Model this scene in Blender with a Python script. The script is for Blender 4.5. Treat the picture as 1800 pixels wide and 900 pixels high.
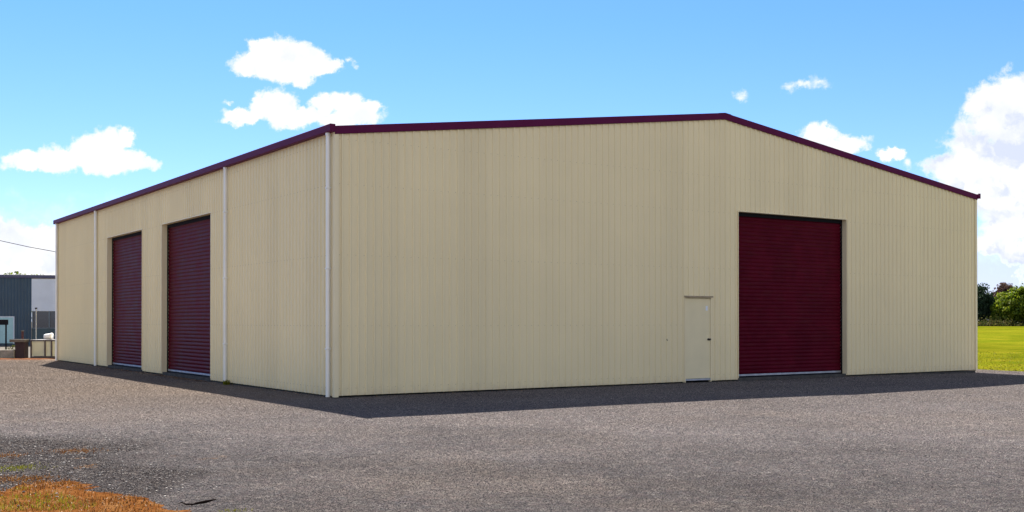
import bpy, bmesh, math, random
from mathutils import Vector, Matrix, noise as mnoise
R = math.radians
random.seed(7)
for o in list(bpy.data.objects): bpy.data.objects.remove(o)
scene = bpy.context.scene
COL = scene.collection

# ------------------------------------------------------------------ camera
CAM_H = 1.6
FPX = 1948.87                      # focal length in pixels of the 1800 px wide photograph
cd = bpy.data.cameras.new("camera"); cam = bpy.data.objects.new("camera", cd); COL.objects.link(cam)
cam.location = (0, 0, CAM_H); cam.rotation_euler = (R(90.352), 0, 0)
cd.sensor_width = 36; cd.lens = 36*FPX/1800; cd.shift_y = (552.6-450)/1800
cd.clip_start = .1; cd.clip_end = 6000
scene.camera = cam
scene.render.resolution_x = 1024; scene.render.resolution_y = 512
scene.view_settings.view_transform = 'Standard'; scene.view_settings.look = 'None'
scene.view_settings.gamma = 1; scene.view_settings.use_curve_mapping = False
EXPO = 1.70
scene.view_settings.exposure = EXPO

# ------------------------------------------------------------------ sun
SUN_EL, SUN_LEFT = 50.0, 16.5      # behind the shed, a little to the left of the view direction
sd = bpy.data.lights.new("sun", 'SUN'); sd.energy = 5.0; sd.angle = R(.53); sd.color = (1, .955, .87)
sun = bpy.data.objects.new("sun", sd); COL.objects.link(sun)
sdir = Vector((-math.sin(R(SUN_LEFT))*math.cos(R(SUN_EL)), math.cos(R(SUN_LEFT))*math.cos(R(SUN_EL)), math.sin(R(SUN_EL))))
sun.rotation_euler = sdir.to_track_quat('Z', 'Y').to_euler()

# ------------------------------------------------------------------ node helper
class NT:
    def __init__(s, tree): s.t = tree; s.n = tree.nodes; s.l = tree.links
    def new(s, typ, **kw):
        n = s.n.new(typ)
        for k, v in kw.items(): setattr(n, k, v)
        return n
    def put(s, sock, v):
        if hasattr(v, 'is_output'): s.l.new(v, sock)
        elif v is not None: sock.default_value = v
    def m(s, op, a, b=None, c=None, clamp=False):
        n = s.new('ShaderNodeMath', operation=op, use_clamp=clamp)
        for i, v in enumerate((a, b, c)): s.put(n.inputs[i], v) if v is not None else None
        return n.outputs[0]
    def v(s, op, a, b=None, c=None, out=0):
        n = s.new('ShaderNodeVectorMath', operation=op)
        for i, v in enumerate((a, b, c)):
            if v is not None: s.put(n.inputs[i], v)
        return n.outputs['Value'] if op in ('LENGTH', 'DOT_PRODUCT', 'DISTANCE') else n.outputs[0]
    def noise(s, vec, scale, detail=3, rough=.5, col=False, dim='3D'):
        n = s.new('ShaderNodeTexNoise', noise_dimensions=dim)
        s.put(n.inputs['Vector'], vec); n.inputs['Scale'].default_value = scale
        n.inputs['Detail'].default_value = detail; n.inputs['Roughness'].default_value = rough
        return n.outputs['Color' if col else 'Fac']
    def voro(s, vec, scale, out='Color', feature='F1', rand=1):
        n = s.new('ShaderNodeTexVoronoi', feature=feature)
        s.put(n.inputs['Vector'], vec); n.inputs['Scale'].default_value = scale
        n.inputs['Randomness'].default_value = rand
        return n.outputs[out]
    def ramp(s, fac, stops, interp='LINEAR'):
        n = s.new('ShaderNodeValToRGB'); cr = n.color_ramp; cr.interpolation = interp
        while len(cr.elements) < len(stops): cr.elements.new(.5)
        for e, (p, c) in zip(cr.elements, stops):
            e.position = p; e.color = (c[0], c[1], c[2], 1) if hasattr(c, '__len__') else (c, c, c, 1)
        s.put(n.inputs[0], fac); return n.outputs[0]
    def mix(s, fac, a, b, mode='MIX'):
        n = s.new('ShaderNodeMix', data_type='RGBA', blend_type=mode)
        s.put(n.inputs[0], fac)
        for i, v in ((6, a), (7, b)):
            if hasattr(v, 'is_output'): s.l.new(v, n.inputs[i])
            else: n.inputs[i].default_value = (v[0], v[1], v[2], 1)
        return n.outputs[2]
    def mapr(s, val, a, b, c=0., d=1., smooth=False):
        n = s.new('ShaderNodeMapRange', interpolation_type='SMOOTHSTEP' if smooth else 'LINEAR')
        s.put(n.inputs[0], val)
        for i, x in enumerate((a, b, c, d)): s.put(n.inputs[1+i], x)
        return n.outputs[0]
    def sep(s, vec):
        n = s.new('ShaderNodeSeparateXYZ'); s.put(n.inputs[0], vec); return n.outputs
    def comb(s, x, y, z=0.):
        n = s.new('ShaderNodeCombineXYZ')
        for i, v in enumerate((x, y, z)): s.put(n.inputs[i], v)
        return n.outputs[0]

# ------------------------------------------------------------------ world: Nishita sky with cumulus
world = bpy.data.worlds.new("World"); scene.world = world; world.use_nodes = True
w = NT(world.node_tree); w.n.clear()
SKY_K = .06
sky = w.new('ShaderNodeTexSky', sky_type='NISHITA', sun_disc=False, sun_elevation=R(SUN_EL), sun_rotation=R(-SUN_LEFT),
            air_density=1.0, dust_density=.3, ozone_density=6.0, altitude=3000)
bg = w.new('ShaderNodeBackground'); outw = w.new('ShaderNodeOutputWorld')
g = w.new('ShaderNodeTexCoord').outputs['Generated']
dx, dy, dz = w.sep(g)
yy = w.m('MAXIMUM', dy, .08)
# sky directions expressed on the tangent plane of the northern sky: unit = 1/1000 of that plane's distance
px = w.m('DIVIDE', dx, yy); pz = w.m('DIVIDE', dz, yy)
P0 = w.comb(px, pz, 0.)
warp = w.noise(P0, 26, 7, .68, col=True)
warp = w.v('SUBTRACT', warp, (.5, .5, .5))
P1 = w.v('MULTIPLY_ADD', warp, (.046, .034, 0), P0)
def S(x, y): return ((x-900)/FPX, (564.6-y)/FPX)
clouds = [  # x, y, rx, ry
 (440,114,40,20),(488,98,44,28),(540,102,38,24),(572,116,24,14),(500,128,52,17),(460,88,22,14),
 (430,207,38,13),(488,185,34,28),(520,207,62,18),(572,186,24,24),(612,186,28,22),(644,200,26,16),(600,212,62,13),(455,188,22,18),
 (50,285,46,17),(105,278,52,26),(160,262,38,28),(218,245,26,18),(190,282,56,20),(248,287,30,15),(196,252,30,22),
 (48,425,62,34),(10,450,70,50),(84,440,50,38),(-40,410,60,40),(50,485,110,34),(-120,450,90,70),
 (1738,184,44,32),(1796,168,44,40),(1768,222,62,40),(1722,262,56,40),(1672,294,40,22),(1790,290,80,72),(1735,325,84,48),
 (1790,385,70,38),(1870,200,80,90),(1960,300,140,150),(1752,425,44,20),(1800,446,46,22),(1900,440,120,90),
 (1440,238,28,26),(1492,250,34,19),(1458,258,46,18),(1415,258,20,14),
 (1572,278,20,10),(2200,400,200,80),(-400,380,180,50),(-700,300,160,60)]
wisps = [(1308,167,15,9),(1383,154,17,11),(1436,146,24,9),(1408,152,24,7),(404,180,9,5),(614,112,9,7),(1600,288,12,7),(1560,274,14,8)]
def field(lst, P, k=.3):
    acc = None
    for x, y, rx, ry in lst:
        cx, cz = S(x, y); ix, iz = FPX/rx, FPX/ry
        q = w.v('MULTIPLY_ADD', P, (ix, iz, 0), (-cx*ix, -cz*iz, 0))
        d = w.v('LENGTH', q)
        acc = d if acc is None else w.m('SMOOTH_MIN', acc, d, k)
    return acc
d1 = field(clouds, P1)
n1 = w.noise(P0, 38, 7, .62)
n2 = w.noise(P0, 110, 4, .6)
nn = w.m('ADD', w.m('MULTIPLY', w.m('SUBTRACT', n1, .5), 1.5), w.m('MULTIPLY', w.m('SUBTRACT', n2, .5), .5))
den = w.m('SUBTRACT', w.m('SUBTRACT', 1.19, d1), w.m('MULTIPLY', nn, 1.0))
alpha = w.mapr(den, -.12, .42, 0, 1, True)
d2 = field(wisps, P1, .2)
den2 = w.m('SUBTRACT', w.m('SUBTRACT', 1.0, d2), w.m('MULTIPLY', nn, 1.0))
alpha2 = w.mapr(den2, -.25, 1.1, 0, .85, True)
alpha = w.m('MAXIMUM', alpha, alpha2)
# low bank of cloud towards the horizon
north = w.mapr(dy, .15, .4)
lowb = w.mapr(w.m('ADD', pz, w.m('MULTIPLY', w.m('SUBTRACT', n1, .5), .11)), .115, .045, 0, .8, True)
alpha = w.m('MULTIPLY', w.m('MAXIMUM', alpha, lowb), north)
# unseen broken cumulus behind the viewer, added to brighten the shaded walls
sn = w.noise(g, 3.2, 6, .58)
south_fill = w.m('MULTIPLY', w.mapr(sn, .44, .54, 0, 1, True), w.m('MULTIPLY', w.mapr(dy, .05, -.25), w.mapr(dz, .9, .6)))
alpha = w.m('MAXIMUM', alpha, south_fill)
# thick parts of the cloud look greyer from below
# relief: compare the cloud's lumpiness here with that a little nearer to the sun
def lump(P): return w.m('ADD', w.noise(P, 26, 5, .5), w.m('MULTIPLY', w.noise(P, 9, 2, .5), .8))
rel = w.m('SUBTRACT', lump(w.v('ADD', P1, (-.003, .010, 0))), lump(P1))
grey = w.m('ADD', w.mapr(rel, -.08, .16, 0, .9, True), w.mapr(w.noise(P0, 15, 4, .5), .45, .68, 0, .55, True))
gate = w.mapr(den, .08, .40)
eastern = w.mapr(px, .30, .40, .5, 1.0)
grey = w.m('MULTIPLY', w.m('MULTIPLY', grey, gate), eastern, clamp=True)
lowgrey = w.m('MULTIPLY', lowb, 1.3, clamp=True)
grey = w.m('MAXIMUM', grey, w.m('MULTIPLY', lowgrey, w.m('SUBTRACT', 1, w.m('MINIMUM', w.m('MULTIPLY', gate, 2), 1))))
cw = 1.12/(2**EXPO)/SKY_K
ccol = w.mix(grey, (cw, cw, cw*1.01), (cw*.68, cw*.74, cw*.92))
skyc = w.mix(1.0, sky.outputs[0], w.mix(w.mapr(dz, .02, .26), (1.0, .90, 1.05), (.73, .95, 1.05)), 'MULTIPLY')
hs = w.new('ShaderNodeHueSaturation'); hs.inputs['Saturation'].default_value = 1.0; w.l.new(skyc, hs.inputs['Color'])
colr = w.mix(alpha, hs.outputs[0], ccol)
w.l.new(colr, bg.inputs[0]); bg.inputs[1].default_value = SKY_K
w.l.new(bg.outputs[0], outw.inputs[0])
world.cycles.sampling_method = 'MANUAL'; world.cycles.sample_map_resolution = 512

# ------------------------------------------------------------------ materials
def mat(name):
    m = bpy.data.materials.new(name); m.use_nodes = True
    t = NT(m.node_tree); b = m.node_tree.nodes['Principled BSDF']
    return m, t, b
def setc(t, b, c): t.put(b.inputs['Base Color'], c if hasattr(c, 'is_output') else (c[0], c[1], c[2], 1))
def bump(t, b, h, dist, strength=1):
    n = t.new('ShaderNodeBump'); n.inputs['Distance'].default_value = dist; n.inputs['Strength'].default_value = strength
    t.put(n.inputs['Height'], h); t.l.new(n.outputs[0], b.inputs['Normal'])
def plain(name, col, rough=.5, metal=0, var=.08, sc=6, spec=.5):
    m, t, b = mat(name); oc = t.new('ShaderNodeTexCoord').outputs['Object']
    n = t.noise(oc, sc, 4)
    k = t.mapr(n, .3, .7, 1-var, 1+var)
    setc(t, b, t.mix(1, col, t.comb(k, k, k), 'MULTIPLY'))
    b.inputs['Roughness'].default_value = rough; b.inputs['Metallic'].default_value = metal
    b.inputs['Specular IOR Level'].default_value = spec
    return m
M = {}
# painted steel wall sheets
def wall_mat(name, axis):
    m, t, b = mat(name)
    oc = t.new('ShaderNodeTexCoord').outputs['Object']; x, y, z = t.sep(oc)
    a = x if axis == 0 else y
    sheet = t.m('FLOOR', t.m('DIVIDE', a, .76))
    wn = t.new('ShaderNodeTexWhiteNoise', noise_dimensions='1D'); t.put(wn.inputs['W'], sheet)
    k = t.mapr(wn.outputs[0], 0, 1, .965, 1.025)
    n = t.noise(oc, .55, 4, .55); k2 = t.mapr(n, .3, .7, .97, 1.02)
    st = t.noise(t.v('MULTIPLY', oc, (14, 14, .35)), 1.0, 3); k3 = t.mapr(st, .35, .7, 1.008, .985)
    kk = t.m('MULTIPLY', t.m('MULTIPLY', k, k2), k3)
    base = t.mix(1, (.84, .715, .445), t.comb(kk, kk, kk), 'MULTIPLY')
    # splashed dirt along the foot of the sheets
    dn = t.noise(oc, 5, 5, .6)
    df = t.mapr(t.m('ADD', z, t.m('MULTIPLY', dn, .5)), .12, .5, .28, 0, True)
    base = t.mix(df, base, (.36, .29, .2))
    setc(t, b, base); b.inputs['Roughness'].default_value = .5; b.inputs['Specular IOR Level'].default_value = .4
    bump(t, b, t.noise(t.v('MULTIPLY', oc, (2.2, 2.2, .8)), 1.0, 2), .012, .35)
    return m
M['gable'] = wall_mat('cream_sheeting_gable', 0)
M['side'] = wall_mat('cream_sheeting_side', 1)
M['cream'] = plain('cream_flashing', (.82, .70, .45), .45, var=.03, sc=1.2)
M['pipe'] = plain('white_downpipe', (.86, .84, .78), .3, var=.05, sc=2)
M['trim'] = plain('maroon_trim', (.10, .009, .05), .5, var=.06, sc=2, spec=.06)
M['door_cream'] = plain('cream_door_paint', (.80, .69, .44), .7, var=.03, sc=2.5, spec=.15)
def curtain_mat():
    m, t, b = mat('maroon_roller_curtain')
    oc = t.new('ShaderNodeTexCoord').outputs['Object']
    n = t.noise(oc, 1.7, 5, .6); n2 = t.noise(t.v('MULTIPLY', oc, (1, 1, 9)), 1.4, 3)
    c = t.mix(t.mapr(n, .35, .7), (.070, .002, .009), (.098, .004, .014))
    c = t.mix(t.mapr(n2, .5, .8, 0, .35), c, (.085, .02, .02))
    setc(t, b, c); t.put(b.inputs['Roughness'], t.mapr(n, .3, .7, .4, .5))
    b.inputs['Specular IOR Level'].default_value = .05; b.inputs['Specular Tint'].default_value = (1, .45, .6, 1)
    bump(t, b, t.noise(oc, 3, 2), .02, .25)
    return m
M['curtain'] = curtain_mat()
M['alu'] = plain('bottom_rail_aluminium', (.40, .42, .47), .45, .8, var=.2, sc=5)
M['dark'] = plain('dark_plastic', (.012, .012, .016), .9, spec=.1)
M['gap'] = plain('dark_steel', (.014, .012, .014), .9, spec=.1)
M['screw'] = plain('screw_heads', (.22, .19, .15), .5)
M['handle'] = plain('bronze_handle', (.05, .035, .025), .35, .6)
M['sticker'] = plain('white_sticker', (.75, .78, .84), .4, var=.02)
def concrete(name, c, sc=3):
    m, t, b = mat(name); oc = t.new('ShaderNodeTexCoord').outputs['Object']
    n = t.noise(oc, sc, 6, .65); n2 = t.noise(oc, sc*9, 4)
    k = t.m('MULTIPLY', t.mapr(n, .3, .7, .6, 1.3), t.mapr(n2, .3, .7, .85, 1.15))
    setc(t, b, t.mix(1, c, t.comb(k, k, k), 'MULTIPLY')); b.inputs['Roughness'].default_value = 1; b.inputs['Specular IOR Level'].default_value = .03
    bump(t, b, n2, .01, .6); return m
M['concrete'] = concrete('concrete_slab', (.085, .08, .075))
M['concrete_pale'] = concrete('pale_concrete', (.125, .11, .095)); M['kerb'] = concrete('kerb_concrete', (.24, .22, .19))

# chip seal yard
def yard_mat():
    m, t, b = mat('chip_seal')
    oc = t.new('ShaderNodeTexCoord').outputs['Object']; x, y, z = t.sep(oc)
    n_l = t.noise(oc, .35, 5, .6)
    # chips of several sizes, each with its own grey, pink or bluish tint
    stops = [(0, (.018, .017, .021)), (.22, (.058, .053, .060)), (.45, (.10, .086, .092)), (.62, (.125, .118, .112)), (.8, (.19, .15, .145)), (.93, (.27, .235, .21)), (1, (.42, .37, .33))]
    chip = None
    for sc_, mixf, off in ((75, 1, 0), (38, .45, 3.3), (19, .42, 7.1), (9.5, .26, 1.7)):
        vc = t.sep(t.voro(t.v('ADD', oc, (off, off*.7, 0)), sc_))
        c1 = t.ramp(vc[0], stops)
        c1 = t.mix(.30, c1, t.ramp(vc[1], [(0, (.16, .085, .10)), (.5, (.10, .10, .085)), (1, (.075, .095, .12))]))
        chip = c1 if chip is None else t.mix(mixf, chip, c1)
    c = chip
    n6 = t.noise(oc, 7, 6, .8)
    n_b = t.noise(t.v('MULTIPLY', oc, (.12, .35, 1)), 1.0, 5, .65)
    k = t.m('MULTIPLY', t.mapr(n_l, .3, .7, .84, 1.1), t.m('MULTIPLY', t.mapr(n_b, .3, .7, .88, 1.12), t.mapr(n6, .3, .7, .75, 1.25)))
    # paler with distance: shadow seen between the nearer stones, put into the colour
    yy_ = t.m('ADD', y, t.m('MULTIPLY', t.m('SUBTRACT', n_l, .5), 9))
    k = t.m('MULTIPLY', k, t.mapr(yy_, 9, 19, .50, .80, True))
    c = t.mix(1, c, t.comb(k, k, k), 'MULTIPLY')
    dust = t.mapr(t.noise(t.v('ADD', oc, (7, 3, 0)), .22, 6, .65), .46, .66, 0, .18, True)
    warm = t.m('MULTIPLY', t.mapr(x, 2, -9), t.mapr(yy_, 15, 26, 0, .42, True))
    c = t.mix(t.m('ADD', dust, warm), c, (.17, .125, .088))
    # sparse brighter, pinkish stones
    v3 = t.voro(oc, 9, 'Distance'); v3c = t.sep(t.voro(oc, 9))[0]
    sp = t.m('MULTIPLY', t.m('LESS_THAN', v3, .09), t.m('GREATER_THAN', v3c, .96))
    c = t.mix(sp, c, (.42, .36, .31))
    # loose dark gravel spilled in the near left corner
    wv = t.v('SUBTRACT', t.noise(oc, .9, 5, .65, col=True), (.5, .5, .5))
    q = t.v('MULTIPLY_ADD', wv, (2.6, 2.6, 0), oc)
    def ell(cx, cy, rx, ry): return t.v('LENGTH', t.v('MULTIPLY_ADD', q, (1/rx, 1/ry, 0), (-cx/rx, -cy/ry, 0)))
    dd = t.m('SMOOTH_MIN', ell(-7.0, 13.2, 2.6, 2.7), ell(-4.9, 11.2, 1.75, 1.6), .3)
    mk = t.mapr(dd, 1.1, .75, 0, 1, True)
    v4 = t.sep(t.voro(oc, 34))[0]
    gr = t.ramp(v4, [(0, (.008, .007, .008)), (.45, (.022, .019, .02)), (.8, (.045, .037, .034)), (1, (.12, .10, .085))])
    c = t.mix(t.m('MULTIPLY', mk, t.mapr(n6, .3, .6, .3, .85)), c, gr)
    # orange soil traces
    so = t.mapr(t.noise(t.v('ADD', oc, (3, 11, 0)), 1.3, 5, .7), .62, .72, 0, .7, True)
    sm = t.mapr(ell(-6.2, 12.6, 3.4, 3.8), 1.1, .6, 0, 1, True)
    c = t.mix(t.m('MULTIPLY', so, sm), c, (.20, .10, .035))
    edge = t.mapr(t.m('ADD', y, t.m('MULTIPLY', n_l, 4)), 44, 50, 0, .55, True)
    edge = t.m('MULTIPLY', edge, t.mapr(x, -17, -20))
    c = t.mix(edge, c, (.26, .16, .10))
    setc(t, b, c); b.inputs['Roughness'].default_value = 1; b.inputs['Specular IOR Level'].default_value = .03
    h = t.m('ADD', t.voro(oc, 62, 'Distance'), t.m('MULTIPLY', t.voro(oc, 24, 'Distance'), .6))
    bump(t, b, t.m('MULTIPLY', h, -1), .012, .8)
    return m
M['yard'] = yard_mat()
def chip_mat():
    m, t, b = mat('stone_chips')
    rnd_ = t.new('ShaderNodeObjectInfo').outputs['Random']; pos = t.new('ShaderNodeNewGeometry').outputs['Position']
    x, y, z = t.sep(pos)
    c = t.ramp(rnd_, [(0, (.04, .037, .041)), (.2, (.085, .076, .080)), (.35, (.12, .10, .098)), (.5, (.105, .105, .096)), (.65, (.145, .125, .112)), (.8, (.17, .138, .132)), (.95, (.21, .182, .16)), (1, (.36, .32, .28))])
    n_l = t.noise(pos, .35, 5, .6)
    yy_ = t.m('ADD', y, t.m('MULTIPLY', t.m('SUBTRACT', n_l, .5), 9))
    k = t.m('MULTIPLY', t.mapr(n_l, .3, .7, .84, 1.1), t.mapr(yy_, 9, 18, .76, 1.30, True))  # nearer chips painted darker for the shade seen between them
    warm = t.m('MULTIPLY', t.mapr(x, 6, -9, .3, 1), t.mapr(yy_, 13, 24, 0, .5, True))
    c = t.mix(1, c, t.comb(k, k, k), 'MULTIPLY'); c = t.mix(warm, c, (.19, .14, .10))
    wv = t.v('SUBTRACT', t.noise(pos, .9, 5, .65, col=True), (.5, .5, .5))
    q = t.v('MULTIPLY_ADD', wv, (2.6, 2.6, 0), pos); qx, qy, qz = t.sep(q); q = t.comb(qx, qy, 0.)
    def ell(cx, cy, rx, ry): return t.v('LENGTH', t.v('MULTIPLY_ADD', q, (1/rx, 1/ry, 0), (-cx/rx, -cy/ry, 0)))
    dd = t.m('SMOOTH_MIN', ell(-7.0, 13.2, 2.6, 2.7), ell(-4.9, 11.2, 1.75, 1.6), .3)
    c = t.mix(t.mapr(dd, 1.1, .75, 0, .9, True), c, t.ramp(rnd_, [(0, (.010, .009, .010)), (.6, (.034, .028, .028)), (.9, (.07, .058, .054)), (1, (.25, .22, .19))]))
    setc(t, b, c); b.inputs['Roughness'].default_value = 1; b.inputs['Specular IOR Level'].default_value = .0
    return m
M['chips'] = chip_mat()
def grass_ground():
    m, t, b = mat('mown_grass'); oc = t.new('ShaderNodeTexCoord').outputs['Object']
    n = t.noise(oc, .45, 7, .75); n2 = t.noise(oc, 14, 4, .7); n3 = t.noise(t.v('MULTIPLY', oc, (.09, .05, 1)), 1.0, 5, .7)
    c = t.ramp(t.m('ADD', t.m('MULTIPLY', n, .6), t.m('MULTIPLY', t.noise(oc, .13, 5, .7), .4)), [(.38, (.052, .075, .004)), (.5, (.095, .102, .005)), (.62, (.15, .13, .010))])
    k = t.m('MULTIPLY', t.mapr(n2, .25, .75, .6, 1.4), t.mapr(n3, .3, .7, .75, 1.25))
    setc(t, b, t.mix(1, c, t.comb(k, k, k), 'MULTIPLY')); b.inputs['Roughness'].default_value = .85
    b.inputs['Specular IOR Level'].default_value = .0
    bump(t, b, n2, .05, .6); return m
M['field'] = grass_ground()
def soil(name, a, c, d):
    m, t, b = mat(name); oc = t.new('ShaderNodeTexCoord').outputs['Object']
    n = t.noise(oc, 3, 6, .7); n2 = t.noise(oc, 28, 5, .8)
    cc = t.ramp(n, [(.3, a), (.5, c), (.7, d)])
    k = t.mapr(n2, .3, .7, .25, 1.7)
    setc(t, b, t.mix(1, cc, t.comb(k, k, k), 'MULTIPLY')); b.inputs['Roughness'].default_value = .95
    b.inputs['Specular IOR Level'].default_value = .0
    bump(t, b, n2, .02, .8); return m
M['ground'] = soil('bare_ground', (.08, .07, .055), (.11, .09, .07), (.13, .10, .07))
M['dirt'] = soil('orange_soil', (.06, .022, .008), (.12, .045, .013), (.18, .09, .035))
M['strip'] = soil('red_brown_soil', (.06, .022, .014), (.12, .05, .028), (.20, .12, .065))

def leafmat(name, cols, trans=.45):
    m = bpy.data.materials.new(name); m.use_nodes = True; t = NT(m.node_tree); t.n.clear()
    r = t.new('ShaderNodeNewGeometry').outputs['Random Per Island']
    oc = t.new('ShaderNodeTexCoord').outputs['Object']
    c = t.ramp(t.m('ADD', t.m('MULTIPLY', r, .6), t.m('MULTIPLY', t.noise(oc, .8, 2), .4)), [(i/(len(cols)-1), x) for i, x in enumerate(cols)])
    d = t.new('ShaderNodeBsdfDiffuse'); tr = t.new('ShaderNodeBsdfTranslucent'); mx = t.new('ShaderNodeMixShader'); o = t.new('ShaderNodeOutputMaterial')
    gl = t.new('ShaderNodeBsdfGlossy'); gl.inputs['Roughness'].default_value = .45; gl.inputs['Color'].default_value = (1, 1, 1, 1); m2 = t.new('ShaderNodeMixShader'); m2.inputs[0].default_value = .008
    t.l.new(c, d.inputs[0]); t.l.new(c, tr.inputs[0]); mx.inputs[0].default_value = trans
    t.l.new(d.outputs[0], mx.inputs[1]); t.l.new(tr.outputs[0], mx.inputs[2])
    t.l.new(mx.outputs[0], m2.inputs[1]); t.l.new(gl.outputs[0], m2.inputs[2]); t.l.new(m2.outputs[0], o.inputs[0])
    return m
M['leaf_green'] = leafmat('bright_foliage', [(.02, .045, .004), (.065, .11, .007), (.16, .20, .012), (.32, .33, .022)])
M['leaf_dark'] = leafmat('dark_foliage', [(.012, .026, .014), (.022, .042, .022), (.035, .06, .03), (.06, .085, .045)], .3)
M['leaf_red'] = leafmat('reddish_foliage', [(.05, .03, .025), (.09, .05, .04), (.12, .075, .05)], .35)
M['leaf_scrub'] = leafmat('scrub_foliage', [(.015, .025, .006), (.035, .05, .009), (.08, .07, .02), (.12, .08, .04)])
M['blade_dry'] = leafmat('dry_straw', [(.04, .014, .006), (.13, .045, .009), (.22, .095, .020), (.40, .26, .10)], .3)
M['blade_green'] = leafmat('green_blades', [(.07, .085, .004), (.12, .125, .006), (.17, .16, .010), (.21, .18, .02)], .45)
M['bark'] = plain('bark', (.09, .065, .045), .9, var=.3, sc=4)
M['stone'] = None
def stonemat():
    m, t, b = mat('loose_stone'); r = t.new('ShaderNodeNewGeometry').outputs['Random Per Island']
    setc(t, b, t.ramp(r, [(0, (.025, .022, .024)), (.5, (.075, .062, .06)), (.85, (.15, .12, .105)), (1, (.4, .36, .32))])); b.inputs['Roughness'].default_value = .85; return m
M['stone'] = stonemat()
def litter():
    m, t, b = mat('dead_leaves'); r = t.new('ShaderNodeNewGeometry').outputs['Random Per Island']
    setc(t, b, t.ramp(r, [(0, (.05, .03, .02)), (.5, (.2, .1, .04)), (1, (.42, .24, .1))])); b.inputs['Roughness'].default_value = .85; return m
M['litter'] = litter()

# ------------------------------------------------------------------ object helpers
def tag(o, label=None, cat=None, group=None, kind=None):
    if label: o['label'] = label
    if cat: o['category'] = cat
    if group: o['group'] = group
    if kind: o['kind'] = kind
    return o
def empty(name, loc, rz=0):
    o = bpy.data.objects.new(name, None); COL.objects.link(o); o.location = loc; o.rotation_euler = (0, 0, rz); return o
def mesh(name, verts, faces, material, parent=None, smooth=False, loc=None):
    me = bpy.data.meshes.new(name); me.from_pydata(verts, [], faces); me.update()
    me.materials.append(material)
    if smooth: me.polygons.foreach_set('use_smooth', [True]*len(me.polygons))
    o = bpy.data.objects.new(name, me); COL.objects.link(o)
    if parent: o.parent = parent
    if loc: o.location = loc
    return o
class B:
    """collects solids for one mesh"""
    def __init__(s): s.v = []; s.f = []
    def box(s, x0, x1, y0, y1, z0, z1):
        i = len(s.v)
        s.v += [(x0,y0,z0),(x1,y0,z0),(x1,y1,z0),(x0,y1,z0),(x0,y0,z1),(x1,y0,z1),(x1,y1,z1),(x0,y1,z1)]
        s.f += [tuple(i+k for k in q) for q in ((0,3,2,1),(4,5,6,7),(0,1,5,4),(1,2,6,5),(2,3,7,6),(3,0,4,7))]
        return s
    def sweep(s, prof, path, closed=True, cap=True):
        """prof: list of (a,b); path: list of functions/frames (origin, A, Bv)"""
        n = len(prof); i0 = len(s.v)
        for o, A, Bv in path:
            for a, b in prof: s.v.append(tuple(Vector(o)+Vector(A)*a+Vector(Bv)*b))
        for k in range(len(path)-1):
            for j in range(n if closed else n-1):
                a = i0+k*n+j; b = i0+k*n+(j+1) % n
                s.f.append((a, b, b+n, a+n))
        if cap and closed:
            s.f.append(tuple(i0+j for j in range(n))[::-1]); s.f.append(tuple(i0+(len(path)-1)*n+j for j in range(n)))
        return s
    def tube(s, pts, rad, n=10):
        pts = [Vector(p) for p in pts]; rads = rad if hasattr(rad, '__len__') else [rad]*len(pts)
        i0 = len(s.v)
        for k, p in enumerate(pts):
            d = (pts[min(k+1, len(pts)-1)]-pts[max(k-1, 0)]).normalized()
            a = d.cross(Vector((0, 0, 1)) if abs(d.z) < .9 else Vector((1, 0, 0))).normalized(); b = d.cross(a)
            for j in range(n):
                t = 2*math.pi*j/n; s.v.append(tuple(p+(a*math.cos(t)+b*math.sin(t))*rads[k]))
        for k in range(len(pts)-1):
            for j in range(n):
                a = i0+k*n+j; b = i0+k*n+(j+1) % n; s.f.append((a, b, b+n, a+n))
        s.f.append(tuple(i0+j for j in range(n))[::-1]); s.f.append(tuple(i0+(len(pts)-1)*n+j for j in range(n)))
        return s
    def build(s, name, m, parent=None, smooth=False, bevel=0):
        o = mesh(name, s.v, s.f, m, parent, smooth)
        if bevel:
            md = o.modifiers.new('bevel', 'BEVEL'); md.width = bevel; md.segments = 2; md.limit_method = 'ANGLE'
        return o

# ------------------------------------------------------------------ terrain
def sstep(a, b, x):
    t = max(0, min(1, (x-a)/(b-a))); return t*t*(3-2*t)
def H(x, y):
    h = .74*sstep(60, 200, y)*sstep(-60, 20, x)
    h += .055*math.exp(-((x-6)/7)**2-((y-22.5)/5)**2)
    h += -.03
    h -= .04*math.exp(-((x-15.5)/4)**2-((y-36)/4)**2)
    if y < 60: h += .012*mnoise.noise(Vector((x*.25, y*.25, 0)))
    return h
def grid(name, xs, ys, dz, m, keep=None, kind='structure'):
    vs = [(x, y, H(x, y)+dz) for y in ys for x in xs]; nx = len(xs)
    fs = []
    for j in range(len(ys)-1):
        for i in range(nx-1):
            if keep is None or keep((xs[i]+xs[i+1])/2, (ys[j]+ys[j+1])/2):
                a = j*nx+i; fs.append((a, a+1, a+nx+1, a+nx))
    o = mesh(name, vs, fs, m, smooth=True); tag(o, kind=kind); return o
def span(a, b, n): return [a+(b-a)*i/n for i in range(n+1)]
gx = [-2500, -1200, -600, -300, -150, -90]+span(-60, 60, 60)+[90, 150, 220, 300, 600, 1200, 2500]
gy = [-300, -60, -20]+span(-8, 60, 40)+span(65, 200, 27)+[230, 300, 500, 900, 1600, 3000]
grid('ground', gx, gy, -.03, M['ground'])
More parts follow.
